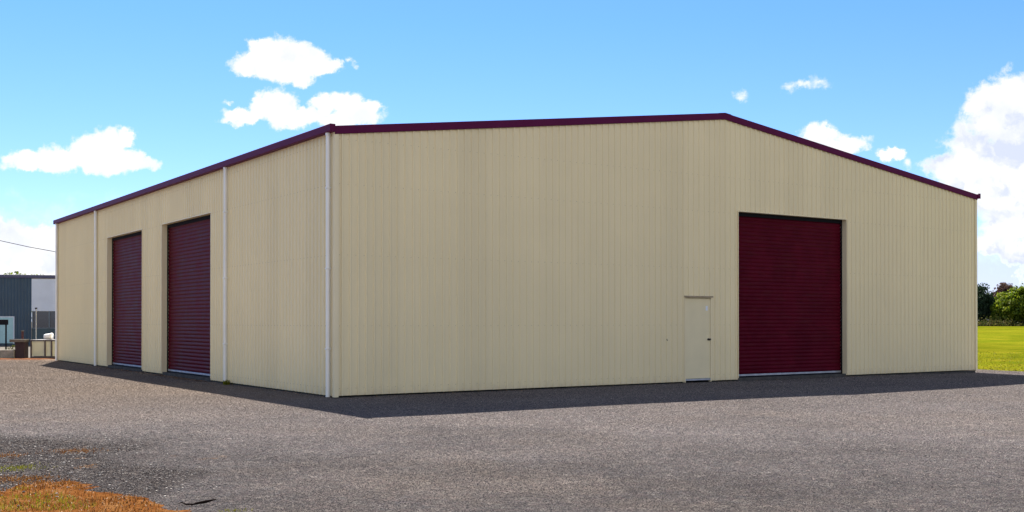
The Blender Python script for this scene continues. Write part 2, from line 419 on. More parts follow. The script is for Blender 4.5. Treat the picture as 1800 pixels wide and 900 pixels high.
# yard as a quad strip sheet bounded on the right by the lawn edge
EX, EY = 16.35, 37.9; edx, edy = -.47, .883       # lawn edge line, running away beside the shed
def lawn_x(y): return EX+(y-EY)*edx/edy+.12*mnoise.noise(Vector((y*.35, 3, 0)))+.04*mnoise.noise(Vector((y*2, 7, 0)))
def strip(name, xl, xr, ys, nx, dz, m):
    vs = []; fs = []
    for y in ys:
        a, b = xl(y), xr(y)
        for i in range(nx+1):
            x = a+(b-a)*i/nx; vs.append((x, y, H(x, y)+dz))
    for j in range(len(ys)-1):
        for i in range(nx):
            a = j*(nx+1)+i; fs.append((a, a+1, a+nx+2, a+nx+1))
    return tag(mesh(name, vs, fs, m, smooth=True), kind='structure')
strip('yard', lambda y: -24+.25*mnoise.noise(Vector((y*.5, 1, 0)))-max(0, 36-y)*.4, lawn_x, span(-6, 47.6, 160), 90, 0, M['yard'])
def add_chips(o):
    """stone chips standing proud of the bitumen, thinning out with distance"""
    ng = bpy.data.node_groups.new('stone_chips', 'GeometryNodeTree')
    ng.interface.new_socket('Geometry', in_out='INPUT', socket_type='NodeSocketGeometry'); ng.interface.new_socket('Geometry', in_out='OUTPUT', socket_type='NodeSocketGeometry')
    n = ng.nodes; l = ng.links
    gi = n.new('NodeGroupInput'); go = n.new('NodeGroupOutput')
    def mm(op, a, b_=None):
        q = n.new('ShaderNodeMath'); q.operation = op
        for i, v in enumerate((a, b_)):
            if v is None: continue
            if hasattr(v, 'is_output'): l.new(v, q.inputs[i])
            else: q.inputs[i].default_value = v
        return q.outputs[0]
    sp = n.new('ShaderNodeSeparateXYZ'); l.new(n.new('GeometryNodeInputPosition').outputs[0], sp.inputs[0])
    X, Y = sp.outputs[0], mm('MAXIMUM', sp.outputs[1], 7.5)
    ratio = mm('DIVIDE', 9.0, Y)
    inside_ = mm('MULTIPLY', mm('LESS_THAN', mm('ABSOLUTE', X), mm('ADD', mm('MULTIPLY', Y, .53), 1.6)), mm('GREATER_THAN', sp.outputs[1], 6.5))
    inside_ = mm('MULTIPLY', inside_, mm('LESS_THAN', sp.outputs[1], 47.0))
    dens = mm('MULTIPLY', mm('MULTIPLY', mm('POWER', ratio, 1.5), CHIP_D), inside_)
    di = n.new('GeometryNodeDistributePointsOnFaces'); di.distribute_method = 'RANDOM'
    l.new(gi.outputs[0], di.inputs['Mesh']); l.new(dens, di.inputs['Density'])
    ico = n.new('GeometryNodeMeshIcoSphere'); ico.inputs['Radius'].default_value = 1; ico.inputs['Subdivisions'].default_value = 1
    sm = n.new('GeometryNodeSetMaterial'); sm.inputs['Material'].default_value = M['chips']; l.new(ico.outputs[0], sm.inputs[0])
    ins = n.new('GeometryNodeInstanceOnPoints'); l.new(di.outputs[0], ins.inputs['Points']); l.new(sm.outputs[0], ins.inputs['Instance'])
    rv = n.new('FunctionNodeRandomValue'); rv.data_type = 'FLOAT_VECTOR'; rv.inputs[0].default_value = (-.5, -.5, 0); rv.inputs[1].default_value = (.5, .5, 6.28); l.new(rv.outputs[0], ins.inputs['Rotation'])
    rs = n.new('FunctionNodeRandomValue'); rs.data_type = 'FLOAT_VECTOR'; rs.inputs[0].default_value = (.55, .5, .3); rs.inputs[1].default_value = (1.25, .95, .72); rs.inputs['Seed'].default_value = 5
    rad = mm('MULTIPLY', mm('POWER', mm('DIVIDE', 1.0, ratio), .55), CHIP_R)
    vm = n.new('ShaderNodeVectorMath'); vm.operation = 'SCALE'; l.new(rs.outputs[0], vm.inputs[0]); l.new(rad, vm.inputs['Scale']); l.new(vm.outputs[0], ins.inputs['Scale'])
    jn = n.new('GeometryNodeJoinGeometry'); l.new(gi.outputs[0], jn.inputs[0]); l.new(ins.outputs[0], jn.inputs[0]); l.new(jn.outputs[0], go.inputs[0])
    md = o.modifiers.new('stone_chips', 'NODES'); md.node_group = ng
CHIP_D, CHIP_R = 3600, .0066
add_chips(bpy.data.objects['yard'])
ys_f = span(0, 60, 120)+span(62, 200, 46)+[215, 240, 300, 420, 600]
strip('field', lambda y: lawn_x(min(y, 75)) - max(0, min(y, 300)-75)*.1, lambda y: 60+y*1.5, ys_f, 60, -.006, M['field'])

# ------------------------------------------------------------------ the shed
X0, Y0, YAW = -3.718, 23.308, .5925
W, L, HT, RISE = 22.605, 26.752, 5.692, 1.452
shed = empty('warehouse', (X0, Y0, 0), YAW)
tag(shed, 'large cream ribbed steel shed with maroon roller doors and roof trim', 'shed')
PITCH = .19
def prof(s):
    p = s % PITCH
    for (a, da), (b, db) in zip(PR, PR[1:]):
        if a <= p <= b: return da+(db-da)*(p-a)/(b-a)
    return 0
PR = [(0, 0), (.055, 0), (.060, .003), (.067, .003), (.072, 0), (.128, 0), (.144, .029), (.170, .029), (.19, 0)]
def sheet_wall(name, length, z0, top, openings, m, put):
    cuts = set([0, length])
    k = 0
    while k*PITCH < length:
        for a, _ in PR[:-1]:
            x = k*PITCH+a
            if x < length: cuts.add(round(x, 4))
        k += 1
    for o in openings: cuts.update(o[:2])
    cuts.add(length/2)
    xs = sorted(cuts); V = []; F = []
    def quad(xa, xb, za, zb, ta, tb):
        i = len(V); V.extend([put(xa, prof(xa), za), put(xb, prof(xb), zb), put(xb, prof(xb), tb), put(xa, prof(xa), ta)]); F.append((i, i+1, i+2, i+3))
    for a, b in zip(xs, xs[1:]):
        mid = (a+b)/2; op = [o for o in openings if o[0] < mid < o[1]]
        if op:
            o = op[0]; quad(a, b, o[3], o[3], top(a), top(b))
            if o[2] > z0+.001: quad(a, b, z0, z0, o[2], o[2])
        else: quad(a, b, z0, z0, top(a), top(b))
    return mesh(name, V, F, m, shed)
rake = lambda u: HT-.05+RISE*(1-abs(2*u/W-1))
GD = (11.83, 16.24, .0, 4.56)
PA = (9.87, 10.82, .0, 2.24)
sheet_wall('front_wall', W, .028, lambda u: rake(u)-.02, [GD, PA], M['gable'], lambda s, d, z: (s, -d, z))
SD = [(7.80, 12.22, .0, 4.51), (14.35, 18.66, .0, 4.51)]
sheet_wall('side_wall', L, .02, lambda v: HT-.08, SD, M['side'], lambda s, d, z: (-d, s, z))
sheet_wall('rear_wall', W, .0, lambda u: rake(u)-.02, [], M['gable'], lambda s, d, z: (s, L+d, z))
sheet_wall('far_wall', L, .0, lambda v: HT-.08, [], M['side'], lambda s, d, z: (W+d, s, z))
# dark inner lining so the shell is closed behind the sheets and door gaps
b = B(); b.box(.35, W-.35, .3, .34, .02, HT-.3); b.box(.3, .34, .3, L-.3, .02, HT-.3); b.build('inner_lining', M['gap'], shed)
# slab
b = B(); b.box(.012, W-.012, .012, L-.012, -.5, -.004); b.build('slab', M['concrete'], shed)
# roof: corrugated, one sheet each slope, just below the barge top
ov = .03; sl = math.atan2(RISE, W/2)
def roof_side(sgn):
    V = []; F = []; xs = []; k = 0
    while k*PITCH < L+.1:
        for a, d in PR[:-1]: xs.append((k*PITCH+a-.05, d))
        k += 1
    xs = [q for q in xs if q[0] < L+.05]
    for v, d in xs:
        V.append((W/2+sgn*.02, v, HT-.03+RISE+d-.01)); V.append((W/2+sgn*(W/2+.06), v, HT-.03+d-.01))
    for i in range(len(xs)-1): F.append((2*i, 2*i+2, 2*i+3, 2*i+1))
    return mesh('roof', V, F, M['trim'], shed)
roof_side(-1); roof_side(1)
# ridge capping
b = B()
pr = [(-.22, -.028), (0, .0), (.22, -.028), (.22, -.034), (0, -.008), (-.22, -.034)]
b.sweep(pr, [((W/2, -.07, HT+RISE+.022), (1, 0, 0), (0, 0, 1)), ((W/2, L+.05, HT+RISE+.022), (1, 0, 0), (0, 0, 1))]); b.build('ridge_cap', M['trim'], shed)
# barge cappings (folded angle: face + top flange), with mitred ridge joint
def barge(yf, sgn, side):
    b = B(); y1 = yf+sgn*.0
    fr = [(0, 0), (0, -.165), (.012, -.175), (.012, -.168), (.004, -.163), (.004, -.004), (.17, -.004), (.17, 0)]
    path = []
    a0 = (-.03, HT+.012) if side < 0 else (W+.03, HT+.012)
    a1 = (W/2, HT+RISE+.02)
    for (u, z) in (a0, a1): path.append(((u, y1, z), (0, -sgn, 0), (0, 0, 1)))
    b.sweep(fr, path); return b.build('barge_capping', M['trim'], shed)
barge(-.052, -1, -1); barge(-.052, -1, 1); barge(L+.052, 1, -1); barge(L+.052, 1, 1)
# gutters
def gutter(x, sgn):
    b = B()
    pr = [(0, 0), (.115, 0), (.125, .01), (.125, .150), (.118, .158), (.110, .150), (.110, .012), (.0, .012)]
    z = HT-.115
    b.sweep(pr, [((x, -.075, z), (sgn, 0, 0), (0, 0, 1)), ((x, L+.07, z), (sgn, 0, 0), (0, 0, 1))])
    b.box(min(x, x+sgn*.125), max(x, x+sgn*.125), -.078, -.0755, z-.002, z+.160); b.box(min(x, x+sgn*.125), max(x, x+sgn*.125), L+.0705, L+.073, z-.002, z+.160)
    return b.build('gutter', M['trim'], shed)
gutter(-.034, -1); gutter(W+.034, 1)
# corner flashings
def corner(x, y, sx, sy):
    b = B(); pr = [(0, 0), (.10, 0), (.10, .004), (.003, .004), (.003, .10), (0, .10)]
    pr = [(a-.034, c-.034) for a, c in pr]
    fr = lambda z: ((x, y, z), (sx, 0, 0), (0, sy, 0))
    b.sweep(pr, [fr(.0), fr(HT-.12)]); return b.build('corner_flashing', M['cream'], shed)
corner(0, 0, 1, 1); corner(W, 0, -1, 1); corner(0, L, 1, -1); corner(W, L, -1, -1)
# downpipes (round, with offset at top and clips)
def pipe(v, side=-1):
    x = -.034-.055 if side < 0 else W+.034+.055
    b = B(); b.tube([(x, v, HT-.1), (x, v, .0)], .045, 16)
    o = b.build('downpipe', M['pipe'], shed, smooth=False)
    for z in (1.0, 2.7, 4.4):
        c = B(); c.box(x-.052, x+.052, v-.054, v+.054, z, z+.03); c.build('pipe_clip', M['pipe'], o, bevel=.008)
    s = B(); s.tube([(x, v, HT-.115), (x, v, HT-.17)], .055, 16); s.build('pipe_socket', M['pipe'], o)
    return o
for v in (.17, 6.47, 20.07, 26.5): pipe(v)
for v in (.43, 26.3): pipe(v, 1)
# roller doors: curtain, guides, reveals, head flashing, bottom rail
def roller(a, c, ztop, put, axis):
    """a..c along wall; put(s, depth_inward, z) -> point"""
    root = empty('roller_door', (0, 0, 0)); root.parent = shed
    dep = .185; zb = .155
    V = []; F = []; p = .105; z = zb; zs = []
    n = 8
    k = 0
    while True:
        zz = zb+k*p/n
        if zz > ztop+.02: break
        # rounded interlocking slat profile
        ph = (k % n)/n; zs.append((zz, dep-.019*math.sin(math.pi*ph)**.8)); k += 1
    s0, s1 = a+.035, c-.035; ns = 24
    for zz, d in zs:
        for i in range(ns+1):
            s = s0+(s1-s0)*i/ns
            wv = .006*mnoise.noise(Vector((s*.9, zz*1.1, 1.7+a)))
            V.append(put(s, d+wv, zz))
    for j in range(len(zs)-1):
        for i in range(ns):
            q = j*(ns+1)+i; F.append((q, q+1, q+ns+2, q+ns+1))
    cu = mesh('curtain', V, F, M['curtain'], root, smooth=True)
    def bx(s0, s1, d0, d1, z0, z1, name, m, bev=0):
        bb = B(); P = [put(s, d, z) for z in (z0, z1) for s, d in ((s0, d0), (s1, d0), (s1, d1), (s0, d1))]
        bb.v = P; bb.f = [(0,3,2,1),(4,5,6,7),(0,1,5,4),(1,2,6,5),(2,3,7,6),(3,0,4,7)]
        return bb.build(name, m, root, bevel=bev)
    bx(a+.03, c-.03, dep-.035, dep+.012, zb-.055, zb-.002, 'bottom_rail', M['alu'], .006)
    bx(a+.03, c-.03, dep-.028, dep+.01, zb-.085, zb-.057, 'weather_seal', M['dark'])
    bx(a, c, .0, .32, -.02, .066, 'sill', M['concrete'])
    for s_, e_ in ((a-.001, a+.0), (c, c+.001)): pass
    bx(a-.02, a, -.031, .215, .067, ztop+.02, 'jamb', M['cream']); bx(c, c+.02, -.031, .215, .067, ztop+.02, 'jamb', M['cream'])
    bx(a+.0005, c-.0005, -.031, .215, ztop, ztop+.02, 'head_flashing', M['cream'])
    bx(a+.001, a+.045, dep-.052, dep-.025, .067, ztop-.001, 'guide', M['gap']); bx(c-.045, c-.001, dep-.052, dep-.025, .067, ztop-.001, 'guide', M['gap'])
    bx(a+.046, c-.046, dep-.06, dep-.024, ztop-.10, ztop-.003, 'head_shade_strip', M['dark'])  # near-black strip standing in for the shaded gap under the head
    return root
roller(GD[0], GD[1], GD[3], lambda s, d, z: (s, d, z), 0)
for o_ in SD: roller(o_[0], o_[1], o_[3], lambda s, d, z: (d, s, z), 1)
# access door
ad = empty('access_door', (PA[0], 0, 0)); ad.parent = shed
wd = PA[1]-PA[0]
b = B(); b.box(.035, wd-.035, -.012, .03, .10, PA[3]-.04); b.build('door_leaf', M['door_cream'], ad, bevel=.003)
b = B(); b.box(0, .03, -.034, .06, .0, PA[3]-.031); b.box(wd-.03, wd, -.034, .06, .0, PA[3]-.031); b.box(0, wd, -.034, .06, PA[3]-.03, PA[3]); b.build('door_frame', M['cream'], ad, bevel=.003)
b = B(); b.box(-.02, wd+.02, -.085, -.03, PA[3]+.004, PA[3]+.02); b.box(-.02, wd+.02, -.085, -.081, PA[3]-.016, PA[3]+.0035); b.build('drip_flashing', plain('weathered_flashing', (.33, .26, .17), .7, var=.25, sc=8), ad)
b = B(); b.box(.031, wd-.031, -.03, .06, .05, .092); b.build('threshold', M['alu'], ad)
b = B(); b.tube([(wd-.10, -.013, 1.12), (wd-.10, -.035, 1.12)], .03, 14); b.tube([(wd-.10, -.034, 1.12), (wd-.10, -.05, 1.12), (wd-.10, -.062, 1.12), (wd-.10, -.092, 1.12), (wd-.10, -.10, 1.12)], [.012, .012, .026, .028, .018], 14); b.build('door_knob', M['handle'], ad, smooth=True)
b = B(); b.box(wd-.19, wd-.12, -.0145, -.0125, 1.88, 2.0); b.build('sticker', M['sticker'], ad)
# hose tap
b = B(); b.tube([(9.26, -.0, 1.12), (9.26, -.03, 1.12), (9.26, -.045, 1.11), (9.26, -.047, 1.095)], [.008, .008, .009, .007], 10); b.tube([(9.26, -.025, 1.12), (9.26, -.025, 1.14)], [.005, .011], 8); b.build('tap', M['handle'], shed)
# roofing screws in rows on the sheets
def screws():
    b = B(); r = .0065
    def add(p, n):
        i = len(b.v); p = Vector(p); n = Vector(n); a = Vector((0, 0, 1)); c = n.cross(a)
        for q in range(6):
            t = q*math.pi/3; b.v.append(tuple(p+(a*math.cos(t)+c*math.sin(t))*r))
        for q in range(6):
            t = q*math.pi/3; b.v.append(tuple(p+n*.006+(a*math.cos(t)+c*math.sin(t))*r*.7))
        for q in range(6): b.f.append((i+q, i+(q+1) % 6, i+6+(q+1) % 6, i+6+q))
        b.f.append(tuple(i+6+q for q in range(6)))
    for k in range(int(W/PITCH)):
        for z in (.18, 1.5, 3.0, 4.5, 5.45):
            u = k*PITCH+.1
            if any(o[0]-.03 < u < o[1]+.03 and z < o[3]+.03 for o in (GD, PA)): continue
            add((u, -.0005, z), (0, -1, 0))
    for k in range(int(L/PITCH)):
        for z in (.18, 1.5, 3.0, 4.5, 5.4):
            v = k*PITCH+.1
            if any(o[0]-.03 < v < o[1]+.03 and z < o[3]+.03 for o in SD): continue
            add((-.0005, v, z), (-1, 0, 0))
    o = b.build('screws', M['screw'], shed); o['kind'] = 'stuff'
screws()

# ------------------------------------------------------------------ near ground details
def G(px_, py_, z=0):                      # layout help: where a sight line meets the ground
    c, s = math.cos(R(.352)), math.sin(R(.352))
    d = ((px_-900)/FPX, 1, (552.6-py_)/FPX)
    D = (d[0], d[1]*c-d[2]*s, d[1]*s+d[2]*c); t = (z-CAM_H)/D[2]
    return D[0]*t, D[1]*t
def scatter_blades(name, pts, m, hmin, hmax, wid, lean, label, cat='grass'):
    V = []; F = []
    for (x, y, sc) in pts:
        h = random.uniform(hmin, hmax)*sc; a = random.uniform(0, 6.283); ln = random.uniform(.1, lean)
        dx_, dy_ = math.cos(a), math.sin(a); wx, wy = -dy_*wid/2, dx_*wid/2
        z = H(x, y)+base_z(x, y); i = len(V)
        hx = h*math.sin(ln); hz = h*math.cos(ln)
        V += [(x-wx, y-wy, z), (x+wx, y+wy, z), (x+dx_*hx*.5+wx*.7, y+dy_*hx*.5+wy*.7, z+hz*.65), (x+dx_*hx*.5-wx*.7, y+dy_*hx*.5-wy*.7, z+hz*.65), (x+dx_*hx*1.1, y+dy_*hx*1.1, z+hz*.95)]
        F += [(i, i+1, i+2, i+3), (i+3, i+2, i+4)]
    o = mesh(name, V, F, m); tag(o, label, cat, kind='stuff'); return o
# dirt patch outline (near left corner), measured on the ground
outl = [G(-260, 872), G(-120, 850), G(0, 858), G(60, 836), G(150, 842), G(185, 853), G(230, 864), G(275, 876), G(345, 893), (-2.45, 8.9), (-2.7, 7.6), (-3.4, 6.2), (-5, 5.5), (-8, 6), (-9, 9)]
def inside(x, y, poly=outl):
    c = False; n = len(poly)
    for i in range(n):
        (x1, y1), (x2, y2) = poly[i], poly[(i+1) % n]
        if (y1 > y) != (y2 > y) and x < (x2-x1)*(y-y1)/(y2-y1)+x1: c = not c
    return c
def edist(x, y, poly=outl):
    best = 9
    for i in range(len(poly)):
        a = Vector(poly[i]); b_ = Vector(poly[(i+1) % len(poly)]); p = Vector((x, y)); t = max(0, min(1, (p-a).dot(b_-a)/(b_-a).length_squared))
        best = min(best, (p-(a+(b_-a)*t)).length)
    return best if inside(x, y, poly) else -best
def patch_h(x, y):
    d = edist(x, y)+.2*mnoise.noise(Vector((x*2.2, y*2.2, 4)))+.12*mnoise.noise(Vector((x*7, y*7, 2)))
    return -.03+.058*sstep(-.25, .35, d)+.012*mnoise.noise(Vector((x*5, y*5, 9)))*sstep(0, .3, d)
def base_z(x, y): return max(0, patch_h(x, y)) if y < 14 and x < -1 else 0
xs = span(-9.4, -2.2, 144); ys = span(5.2, 11.8, 132)
vs = [(x, y, H(x, y)+patch_h(x, y)) for y in ys for x in xs]; n_ = len(xs)
fs = [(j*n_+i, j*n_+i+1, (j+1)*n_+i+1, (j+1)*n_+i) for j in range(len(ys)-1) for i in range(n_-1) if patch_h(xs[i], ys[j]) > -.012]
tag(mesh('dirt_patch', vs, fs, M['dirt'], smooth=True), kind='structure')
pts = []; gp = []
gc = [G(30, 880), G(110, 893), G(50, 892)]
for _ in range(60000):
    x, y = random.uniform(-7.5, -2.3), random.uniform(7.5, 11.9)
    if patch_h(x, y) < .004+random.uniform(-.004, .012): continue
    nz = mnoise.noise(Vector((x*1.6, y*1.6, 5)))
    g_ = min((Vector((x, y))-Vector(c)).length/(.55 if i == 0 else .22) for i, c in enumerate(gc))
    if g_ < 1+nz and random.random() < .35: gp.append((x, y, 1.0))
    elif random.random() < .32+.5*nz: pts.append((x, y, 1.0))
for c in (G(2, 798), G(25, 820), G(130, 790), G(8, 838), G(60, 838)):
    for _ in range(420):
        x, y = random.gauss(c[0], .16), random.gauss(c[1], .13); (gp if c == G(25, 820) else pts).append((x, y, .7))
for c in (G(1780/4+2, 893),):
    pass
for c in (G(415, 892),):
    for _ in range(50): gp.append((random.gauss(c[0], .07), random.gauss(c[1], .05), .6))
scatter_blades('dry_grass', pts, M['blade_dry'], .012, .05, .008, 1.4, 'orange dead grass lying over the dirt in the near left corner')
scatter_blades('green_grass', gp, M['blade_green'], .02, .05, .006, 1.2, 'small green grass tufts growing in the orange dirt')
# lawn blades along the yard edge and on the near part of the field
pts = []
for _ in range(42000):
    y = 30+90*random.random()**1.8; x = lawn_x(y)+random.random()**1.3*(6+y*.25)-.03
    pts.append((x, y, 1))
scatter_blades('lawn_blades', pts, M['blade_green'], .02, .05, .03, 1.3, 'bright yellow green lawn beyond the right corner of the shed')

def stones(name, pts, label):
    V = []; F = []
    ico = [(0,0,1),(.89,0,.45),(.28,.85,.45),(-.72,.53,.45),(-.72,-.53,.45),(.28,-.85,.45),(.72,.53,-.45),(-.28,.85,-.45),(-.89,0,-.45),(-.28,-.85,-.45),(.72,-.53,-.45),(0,0,-1)]
    fc = [(0,1,2),(0,2,3),(0,3,4),(0,4,5),(0,5,1),(1,6,2),(2,7,3),(3,8,4),(4,9,5),(5,10,1),(6,7,2),(7,8,3),(8,9,4),(9,10,5),(10,6,1),(11,7,6),(11,8,7),(11,9,8),(11,10,9),(11,6,10)]
    for x, y, r in pts:
        i = len(V); a = random.uniform(0, 6.28); sx, sy, sz = random.uniform(.8, 1.3)*r, random.uniform(.7, 1)*r, random.uniform(.5, .8)*r
        z = H(x, y)+base_z(x, y)+sz*.4
        for p in ico:
            k = random.uniform(.8, 1.15); X, Y = p[0]*sx*k, p[1]*sy*k
            V.append((x+X*math.cos(a)-Y*math.sin(a), y+X*math.sin(a)+Y*math.cos(a), z+p[2]*sz*k))
        F += [tuple(i+q for q in f) for f in fc]
    o = mesh(name, V, F, M['stone']); tag(o, label, 'gravel', kind='stuff')
pts = []
while len(pts) < 9000:
    x, y = random.uniform(-9, -2.8), random.uniform(9.3, 16.5)
    w_ = mnoise.noise(Vector((x*.8, y*.8, 2)))*1.2
    d = min(math.hypot((x+7)/2.4, (y-13.3)/2.8), math.hypot((x+4.9)/1.7, (y-11.3)/1.6))+w_*.5
    if (d < 1.05 or random.random() < .03) and (patch_h(x, y) < 0 or random.random() < .12): pts.append((x, y, random.choice((.004, .005, .007, .009, .013))))
stones('loose_gravel', pts, 'dark loose gravel scattered over the chip seal behind the orange dirt')
pts = [(random.uniform(-9, 12), 8.5+random.random()**1.5*16, random.choice((.006, .008, .01, .013))) for _ in range(350)]
stones('scattered_stones', pts, 'sparse loose stones lying across the open chip seal yard')
# stick
b = B(); x, y = G(336, 884); z = H(x, y)+.012
b.tube([(x-.0, y, z), (x+.05, y+.025, z+.012), (x+.11, y+.045, z+.02), (x+.155, y+.075, z+.028), (x+.185, y+.12, z+.03)], [.006, .011, .013, .009, .004], 8)
b.tube([(x+.02, y+.01, z+.005), (x-.05, y+.02, z+.002), (x-.10, y+.06, z+.012), (x-.13, y+.07, z+.001)], [.008, .007, .005, .003], 6)
tag(b.build('stick', plain('weathered_stick', (.015, .011, .009), 1, spec=0), smooth=True), 'short dark curved stick lying at the tip of the orange dirt', 'stick')
# leaf litter along the foot of the side wall and the front wall
V = []; F = []
def lit(u, v, s):
    x = X0+u*math.cos(YAW)-v*math.sin(YAW); y = Y0+u*math.sin(YAW)+v*math.cos(YAW); z = H(x, y)+.006+random.random()*.012
    i = len(V); a = random.uniform(0, 6.28)
    for q in range(4):
        t = a+q*math.pi/2; r = s*(1 if q % 2 else .5); V.append((x+r*math.cos(t), y+r*math.sin(t), z+random.uniform(0, .012)))
    F.append((i, i+1, i+2, i+3))
for _ in range(1500): lit(-abs(random.gauss(0, .16))-.04, random.choice((random.uniform(8, 12.3), random.uniform(8, 12.3), random.uniform(13, 19), random.uniform(0, 26))), random.uniform(.012, .035))
for _ in range(350): lit(random.uniform(0, W), -abs(random.gauss(0, .1))-.04, random.uniform(.01, .025))
tag(mesh('leaf_litter', V, F, M['litter']), 'brown leaf litter collected along the foot of the shed walls', 'leaf litter', kind='stuff')
# weed beside the second downpipe
def weed(u, v, label, n=70, h=.3):
    x = X0+u*math.cos(YAW)-v*math.sin(YAW); y = Y0+u*math.sin(YAW)+v*math.cos(YAW)
    V = []; F = []; z0 = H(x, y)-.01
    for k in range(n):
        a = random.uniform(0, 6.28); ln = random.uniform(.1, .8); hh = h*random.uniform(.35, 1); wd_ = .012
        bx_, by_ = x+random.gauss(0, .05), y+random.gauss(0, .06); i = len(V); c_, s_ = math.cos(a), math.sin(a)
        V += [(bx_-s_*wd_, by_+c_*wd_, z0), (bx_+s_*wd_, by_-c_*wd_, z0), (bx_+c_*hh*math.sin(ln)*.5+s_*wd_*1.4, by_+s_*hh*math.sin(ln)*.5-c_*wd_*1.4, z0+hh*.6), (bx_+c_*hh*math.sin(ln)*.5-s_*wd_*1.4, by_+s_*hh*math.sin(ln)*.5+c_*wd_*1.4, z0+hh*.6), (bx_+c_*hh*math.sin(ln), by_+s_*hh*math.sin(ln), z0+hh*math.cos(ln))]
        F += [(i, i+1, i+2, i+3), (i+3, i+2, i+4)]
    tag(mesh('weed', V, F, M['blade_green']), label, 'plant')
weed(-.08, 6.28, 'green weed at the foot of the middle downpipe', 26, .17)

# ------------------------------------------------------------------ things behind, on the left
strip_v = []; strip_f = []
for i in range(41):
    x = -40+i*.5
    for y in (46.8+.25*mnoise.noise(Vector((x, 0, 0))), 48.9+.3*mnoise.noise(Vector((x, 5, 0)))): strip_v.append((x, y, H(x, y)+.006))
for i in range(40): strip_f.append((2*i, 2*i+2, 2*i+3, 2*i+1))
tag(mesh('dirt_strip', strip_v, strip_f, M['strip']), kind='structure')
# blue shed
def ribbed(name, x0, x1, z0, z1, y, m, parent, pitch=.2, hgt=.03):
    V = []; F = []; n = int((x1-x0)/pitch*4)
    for i in range(n+1):
        x = x0+(x1-x0)*i/n; d = (0, 0, hgt, hgt)[i % 4]
        V += [(x, y-d, z0), (x, y-d, z1)]
    for i in range(n): F.append((2*i, 2*i+2, 2*i+3, 2*i+1))
    return mesh(name, V, F, m, parent)
M['blue'] = plain('blue_grey_sheeting', (.022, .052, .088), .45, var=.15, sc=1)
M['blue_dark'] = plain('teal_sheeting', (.03, .06, .075), .5, var=.2, sc=1)
M['fascia'] = plain('navy_fascia', (.05, .05, .11), .4)
M['white_panel'] = plain('white_panel', (.58, .62, .70), .5, var=.06, sc=1.5)
M['glass'] = plain('dark_window_glass', (.01, .012, .025), .12, spec=.8)
M['frame'] = plain('window_frame', (.12, .15, .18), .5)
M['aqua'] = plain('pale_aqua_paint', (.33, .52, .56), .5, var=.06)
M['wall_low'] = plain('low_wall_paint', (.05, .075, .085), .6, var=.2)
bs = empty('blue_shed', (-33.6, 74.2, 0), R(14))
tag(bs, 'low dark blue steel shed with white upper panel behind the cream shed', 'shed')
h1 = 4.5; PX = 1.35   # white panel starts here along the facade
ribbed('wall', -16, PX, -.1, h1, 0, M['blue'], bs)
ew = ribbed('end_wall', 0, 12, -.1, h1, 0, M['blue'], bs); ew.rotation_euler = (0, 0, R(90)); ew.location = (16, 0, 0)
b = B(); b.box(PX, 16, -.05, .0, 2.28, h1-.05); b.build('white_panel', M['white_panel'], bs)
b = B(); b.box(PX, 16, .02, .06, -.1, 1.1); b.build('lower_wall', M['blue_dark'], bs)
wn = B(); wn.box(PX, 16, .10, .12, 1.1, 2.28); wn = wn.build('window', M['glass'], bs)
b = B()
for k in range(12): b.box(PX+.02+k*1.05, PX+.09+k*1.05, .0, .099, 1.1, 2.28)
b.box(PX, 16, .0, .098, 1.1, 1.16); b.build('window_frame', M['frame'], wn)
b = B(); b.box(-16.2, 16.2, -.12, .25, h1+.001, h1+.22); b.build('fascia', M['fascia'], bs, bevel=.02)
b = B(); i = 0; b.v = [(-16.1, .2, h1+.2), (16.1, .2, h1+.2), (16.1, 12, h1+.6), (-16.1, 12, h1+.6), (-16.1, .2, h1+.1), (16.1, .2, h1+.1), (16.1, 12, h1), (-16.1, 12, h1)]
b.f = [(0, 1, 2, 3), (7, 6, 5, 4), (1, 5, 6, 2), (3, 7, 4, 0), (2, 6, 7, 3)]; b.build('roof', M['fascia'], bs)
dr = B(); dr.box(-1.7, .22, -.09, -.04, .12, 1.85); dr = dr.build('door', M['aqua'], bs, bevel=.01)
b = B(); b.box(.225, .29, -.1, -.031, .1, 1.92); b.box(-1.8, -1.705, -.1, -.031, .1, 1.92); b.box(-1.703, .223, -.1, -.031, 1.853, 1.92); b.build('door_frame', M['white_panel'], dr)
# concrete pad in front of it
vs = [(-60, 49.2), (-19.5, 49.2), (-12, 80), (-60, 80)]
strip('concrete_pad', lambda y: -60, lambda y: -19.5+(y-49)*.1, span(49.6, 84, 20), 20, -.004, M['concrete_pale'])
# box sign on post
b = B(); tx = empty('box_sign', (-28.75, 63.0, H(-28.7, 63))); tag(tx, 'dark box sign on a thin post in front of the blue shed door', 'sign')
b.box(-.75, .1, -.08, .08, 1.42, 1.72); b.build('sign_box', M['dark'], tx, bevel=.01)
b = B(); b.tube([(0, 0, 0), (0, 0, 1.42)], .045, 10); b.build('post', M['dark'], tx)
